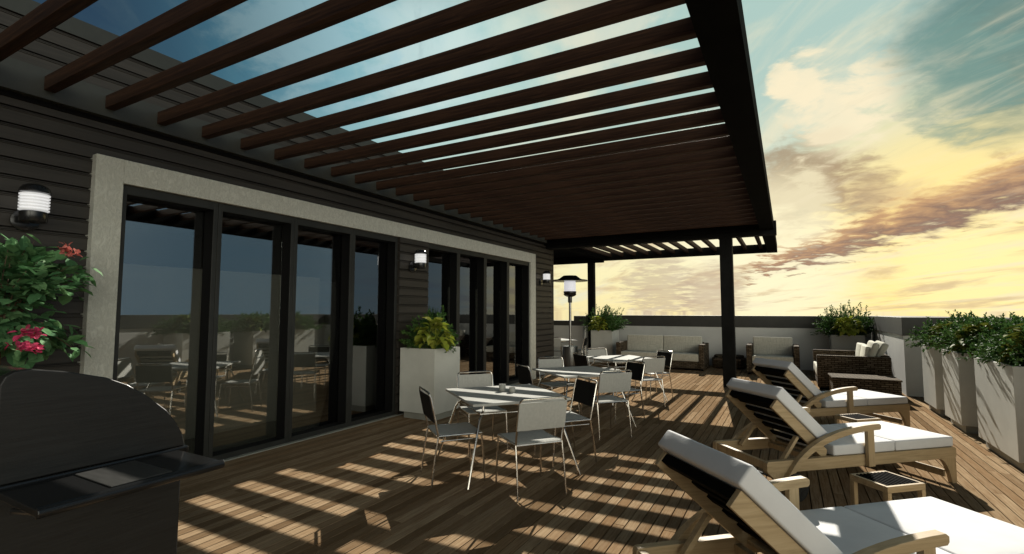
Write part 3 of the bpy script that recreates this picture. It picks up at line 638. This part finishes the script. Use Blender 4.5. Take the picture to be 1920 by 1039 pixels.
def make_lounger():
    t = empty('sun_lounger', 'x', 'sun lounger', group='wooden sun loungers with white cushions'); W = .735
    def rrect(x0, x1, z0, z1, r=.025):
        p = []
        for cx_, cz_, a0 in ((x1-r, z1-r, 0), (x0+r, z1-r, 90), (x0+r, z0+r, 180), (x1-r, z0+r, 270)):
            p += [(cx_+r*math.cos(R(a0+k_*30)), cz_+r*math.sin(R(a0+k_*30))) for k_ in range(4)]
        return p
    for y0 in (0, W-.05):
        MB().prism(rrect(0, 2.09, .235, .335), y0, y0+.05, 'y').build('side_rail', 'woodx', t, bevel=.003)
        # foot leg, head leg
        inner = arc((1.90, .235), (1.99, .20), (2.03, .0), 8)
        MB().prism(inner+[(2.085, 0), (2.085, .235)], y0+.004, y0+.046, 'y').build('leg', 'woodz', t, bevel=.003)
        MB().prism([(.02, .235), (.22, .235)]+arc((.22, .235), (.20, .16), (.275, .10), 5)[1:]+[(.21, .085), (.13, .13)], y0+.004, y0+.046, 'y').build('leg', 'woodz', t, bevel=.003)
    sl_ = MB()
    for k_ in range(9): x_ = .68+k_*.155; sl_.box(x_, x_+.10, .05, W-.05, .298, .318)
    sl_.box(.01, .05, .05, W-.05, .26, .325).box(2.03, 2.07, .05, W-.05, .25, .325).box(.60, .64, .05, W-.05, .25, .30)
    sl_.build('seat_slats', 'woodz', t, bevel=.003)
    # backrest: local frame u along board, v perpendicular (towards sitter)
    P0 = Vector((.635, 0, .318)); P1 = Vector((.120, 0, .785)); u = (P1-P0).normalized(); v = Vector((-u.z, 0, u.x)); v = -v if v.z < 0 else v; L = (P1-P0).length
    T = Matrix(((u.x, 0, v.x, P0.x), (0, 1, 0, 0), (u.z, 0, v.z, P0.z), (0, 0, 0, 1)))
    for y0 in (.053, W-.053-.03):
        MB(T).prism([(-.03, -.012), (L, -.012), (L, .075), (L*.02, .075)], y0, y0+.03, 'y').build('backrest_rail', 'woodx', t, bevel=.003)
    b = MB(T)
    for k_ in range(5): q = .045+k_*.125; b.box(q, q+.055, .084, W-.084, .046, .066)
    b.box(L-.06, L-.004, .084, W-.084, .02, .07); b.build('backrest_slats', 'black', t, bevel=.002)  # wooden slats coloured black to carry the shade on their undersides
    MB().box(1.985, 2.005, .047, W-.047, .055, .12).build('foot_stretcher', 'woodz', t, bevel=.002)
    # prop
    for y0 in (.09, W-.12):
        MB().bar((.40, y0+.014, .50), (.24, y0+.014, .30), .028, .04, (0, 1, 0)).build('prop', 'woodx', t, bevel=.002)
    # arm rests
    for y0 in (-.045, W-.005):
        o_ = arc((.165, .20), (.40, .60), (1.165, .605), 16); i_ = arc((.215, .20), (.46, .545), (1.165, .553), 16)
        o_ = o_[:-1]+[(1.15, .605), (1.168, .592), (1.168, .566)]; i_[-1] = (1.155, .553)
        MB().prism(o_+i_[::-1], y0, y0+.05, 'y').build('armrest', 'woodx', t, bevel=.003)
        MB().box(1.025, 1.095, y0+.007, y0+.043, .235, .556).build('arm_post', 'woodz', t, bevel=.003)
        yw = y0-.012 if y0 < 0 else y0+.042
        a = MB(); a.lathe([(.095, 0), (.118, .004), (.12, .012), (.118, .02), (.095, .024), (.088, .018), (.088, .006)], seg=28); wv = a.build('wheel', 'rubber', t, smooth=True)
        wv.rotation_euler = (R(-90), 0, 0); wv.location = (.245, yw, .12)
        a = MB(); a.lathe([(.018, -.012), (.02, .036)], seg=12)
        for k_ in range(6): a.bar((.015*math.cos(k_*R(60)), .015*math.sin(k_*R(60)), .012), (.09*math.cos(k_*R(60)), .09*math.sin(k_*R(60)), .012), .012, .012)
        a.build('hub', 'gun', wv)
    MB().tube([(.245, -.03, .12), (.245, W+.03, .12)], .01, 8).build('axle', 'gun', t)
    softbox('seat_cushion', .70, 1.383, .012, W-.012, .337, .428, t)
    softbox('foot_cushion', 1.389, 2.078, .012, W-.012, .337, .428, t)
    softbox('back_cushion', .09, L+.045, .03, W-.03, .078, .185, t, T=T)
    return t
lg = make_lounger()
place(lg, (-.285, 2.231, 0), R(42.3), 'nearest wooden sun lounger with white cushions, cut off by the bottom edge')
place(copy_tree(lg), (-.189, 4.805, 0), R(42.4), 'middle of the three wooden sun loungers, white cushions half in sun')
place(copy_tree(lg), (-.098, 7.376, 0), R(42.3), 'farthest wooden sun lounger, just in front of the wicker loveseat')
def make_side_table():
    t = empty('side_table', 'x', 'side table', group='slatted side tables between the loungers'); a, b, h = .17, .15, .38
    for sx in (-1, 1):
        for sy in (-1, 1): MB().box(sx*a, sx*(a-.035), sy*b, sy*(b-.035), 0, h-.045).build('leg', 'woodz', t, bevel=.002)
    f_ = MB(); f_.box(-a, a, -b, -b+.025, h-.044, h).box(-a, a, b-.025, b, h-.044, h).box(-a, -a+.025, -b+.026, b-.026, h-.044, h).box(a-.025, a, -b+.026, b-.026, h-.044, h)
    f_.build('top_frame', 'woodx', t, bevel=.002); s2 = MB()
    for k_ in range(9): x_ = -a+.034+k_*.0335; s2.box(x_, x_+.012, -b+.026, b-.026, h-.03, h+.003)
    s2.build('top_slats', 'black', t); return t
stb = make_side_table()
place(stb, (.60, 4.62, 0), R(42.4), 'small wooden side table with black slats between the near and middle loungers')
place(copy_tree(stb), (.68, 7.15, 0), R(42.4), 'small wooden side table with black slats between the middle and far loungers')
# ------------------------------------------------------------------ wicker lounge set
def cush(name, m_, parent, x0, x1, y0, y1, z0, z1, tilt=None, r=.03):
    cx_, cy_, cz_ = (x0+x1)/2, (y0+y1)/2, (z0+z1)/2
    o = MB().box(x0-cx_, x1-cx_, y0-cy_, y1-cy_, z0-cz_, z1-cz_).build(name, m_, parent, bevel=r, seg=4, smooth=False)
    o.data.polygons.foreach_set('use_smooth', [True]*6); o.location = (cx_, cy_, cz_)
    if tilt: o.rotation_euler = tilt
    return o
def wicker_seat(t, wdt, dep, seats, arm=.12, ha=.71, hb=.62):
    """front faces -y, origin front-left corner on the floor"""
    MB().box(0, arm, 0, dep, .05, ha).build('arm', 'weave', t, bevel=.015, seg=3); MB().box(wdt-arm, wdt, 0, dep, .05, ha).build('arm', 'weave', t, bevel=.015, seg=3)
    MB().box(arm+.001, wdt-arm-.001, .02, dep-.15, .05, .24).build('base', 'weave', t, bevel=.01); MB().box(arm+.001, wdt-arm-.001, dep-.149, dep, .05, ha+.02).build('back', 'weave', t, bevel=.015, seg=3)
    for x_ in (.03, wdt-.09):
        for y_ in (.03, dep-.09): MB().box(x_, x_+.06, y_, y_+.06, 0, .052).build('foot', 'black', t)
    w_ = (wdt-2*arm-.01)/seats
    for k_ in range(seats):
        cush('seat_cushion', 'linen', t, arm+.005+k_*w_, arm+.005+(k_+1)*w_-.006, .0, dep-.2, .242, .45)
        cush('back_cushion', 'linen', t, arm+.005+k_*w_, arm+.005+(k_+1)*w_-.006, dep-.36, dep-.20, .43, .90, (R(-9), 0, 0))
t = empty('wicker_sofa', 'two seat brown wicker sofa with oatmeal cushions by the back wall', 'sofa', (-4.44, 14.4, 0)); wicker_seat(t, 2.43, 1.05, 2, arm=.13)
t = empty('wicker_armchair', 'brown wicker armchair with oatmeal cushions right of the black post', 'armchair', (-.96, 14.3, 0)); wicker_seat(t, 1.20, 1.0, 1, arm=.125, ha=.75)
for o in t.children:
    if 'cushion' in o.name: o.location.z += .03
# loveseat turned to face the house (-x)
t = empty('wicker_loveseat', 'brown wicker loveseat seen from its side, cream pillows leaning on the back', 'sofa', (.51, 14.05, 0), R(-90)); wicker_seat(t, 1.85, 1.25, 2, arm=.14, ha=.71)
cd = {'seat_cushion': 'cream', 'back_cushion': 'cream'}
for o in t.children:
    if 'cushion' in o.name:
        o.data.materials[0] = M['cream']
        if 'back' in o.name: o.location.y -= .06
for (dx_, y_, a_, rz_) in [(1.47, 12.52, 20, 6), (1.60, 12.62, 26, 10)]:
    pw = cush('pillow', 'cream', None, -.06, .06, -.25, .25, -.21, .21, r=.05); pw.location = (dx_, y_, .80); pw.rotation_euler = (R(4), R(a_), R(rz_))
    tag(pw, 'cream square pillow leaning in the loveseat, %s of the pair' % ('left' if dx_ < 1.5 else 'right'), 'pillow', 'cream pillows on the loveseat')
t = empty('wicker_ottoman', 'low rectangular brown wicker ottoman in front of the loveseat side', 'ottoman', (.70, 11.0, 0), R(2))
MB().box(0, 1.02, 0, .68, .04, .37).build('body', 'weave', t, bevel=.012, seg=3); MB().box(-.015, 1.035, -.015, .695, .371, .405).build('top', 'weave', t, bevel=.012, seg=3)
for x_ in (.03, .93):
    for y_ in (.03, .59): MB().box(x_, x_+.06, y_, y_+.06, 0, .041).build('foot', 'black', t)
t = empty('wicker_table', 'low rounded brown wicker table between sofa and armchair', 'table', (-1.50, 15.65, 0))
def oct_(a, b, c): return [(-a+c, -b), (a-c, -b), (a, -b+c), (a, b-c), (a-c, b), (-a+c, b), (-a, b-c), (-a, -b+c)]
MB().prism(oct_(.44, .32, .14), .02, .30, 'z').build('body', 'weave', t, bevel=.03, seg=3); MB().prism(oct_(.39, .27, .12), .30, .37, 'z').build('top', 'weave', t, bevel=.03, seg=3)
t = empty('wire_table', 'thin copper wire frame table in front of the low wicker table', 'table', (-1.47, 14.85, 0)); a, b, h = .32, .16, .30
MB().tube([(-a, -b, .005), (a, -b, .005), (a, -b, h), (-a, -b, h)], .006, closed=True).tube([(-a, b, .005), (a, b, .005), (a, b, h), (-a, b, h)], .006, closed=True).build('wire_loops', 'copper', t, smooth=True)
MB().tube([(-a, -b, h), (-a, b, h)], .006).tube([(a, -b, h), (a, b, h)], .006).tube([(-a, -b, .005), (-a, b, .005)], .006).tube([(a, -b, .005), (a, b, .005)], .006).build('wire_stretchers', 'copper', t)
# ------------------------------------------------------------------ patio heater
t = empty('patio_heater', 'tall steel patio heater with black canopy and white screen beside the house corner', 'heater', (-5.47, 13.4, 0))
MB().lathe([(.23, 0), (.235, .01), (.235, .06), (.215, .07), (.215, .60), (.21, .62), (.05, .63)]).build('tank_cover', 'tank', t, smooth=True)
MB().tube([(0, 0, .62), (0, 0, 2.0)], .036, 16).build('pole', 'steel', t, smooth=True)
MB().lathe([(.055, 1.86), (.06, 1.90), (.06, 2.03), (.04, 2.04)]).build('collar', 'gun', t, smooth=True)
MB().lathe([(.08, 2.03), (.15, 2.06), (.18, 2.09), (.185, 2.12), (.17, 2.13), (.185, 2.15), (.185, 2.185), (.16, 2.19)]).build('burner', 'grillgloss', t, smooth=True)
MB().lathe([(.16, 2.19), (.168, 2.20), (.168, 2.46), (.16, 2.47)]).build('screen', 'heatglass', t, smooth=True)
MB().lathe([(.505, 2.475), (.515, 2.49), (.50, 2.515), (.40, 2.52), (.30, 2.56), (.22, 2.62), (.19, 2.64), (.02, 2.65)]).build('canopy', 'grillgloss', t, smooth=True)
# ------------------------------------------------------------------ barbecue
XG = -2.79
t = empty('barbecue_grill', 'large black barbecue with curved hood and side shelf at the lower left', 'barbecue', (-3.3, 1.15, 0)); GT = Matrix.Translation((3.3, -1.15, 0))
prof = [(.785, .90), (.785, 1.30), (.80, 1.335), (.83, 1.352)]+[(.88, 1.357), (1.007, 1.333), (1.147, 1.292), (1.235, 1.248), (1.32, 1.185), (1.415, 1.096), (1.468, 1.02), (1.495, .965), (1.512, .90)]
MB(GT).prism(prof, XG, XG-.05, 'x').build('hood_end', 'grill', t, bevel=.006, seg=3)
p2_ = [(a_*.975+.028, b_-.012) if b_ > .95 else (a_*.975+.028, b_) for a_, b_ in prof]
MB(GT).prism(p2_, XG-.051, XG-1.0, 'x').build('hood', 'grillgloss', t, smooth=True)
MB(GT).box(XG-1.0, XG-.03, .80, 1.515, .03, .86).build('cabinet', 'grill', t, bevel=.008)
MB(GT).box(XG-1.01, XG+.015, .775, 1.525, .861, .899).build('rim', 'grillgloss', t, bevel=.008)
sh = MB(GT); sh.box(XG+.016, XG+.40, .79, 1.47, .86, .888); sh.prism([(XG+.40+.022*math.cos(R(a_)), .874+.022*math.sin(R(a_))) for a_ in range(-90, 91, 15)], .79, 1.47, 'y')
so_ = sh.build('side_shelf', 'grillgloss', t, bevel=.004)
MB(GT).box(XG+.05, XG+.375, 1.03, 1.26, .8885, .893).build('shelf_plate', 'steelpanel', so_, bevel=.002)
for y_ in (.84, 1.42): MB(GT).tube([(XG+.04, y_, .80), (XG+.36, y_, .85)], .012).build('shelf_bracket', 'gun', t)
for y_ in (.84, 1.46):
    for x_ in (XG-.08, XG-.94): MB(GT).lathe([(.025, 0), (.03, .005), (.03, .028)], (x_, y_, 0), 12).build('caster', 'rubber', t)
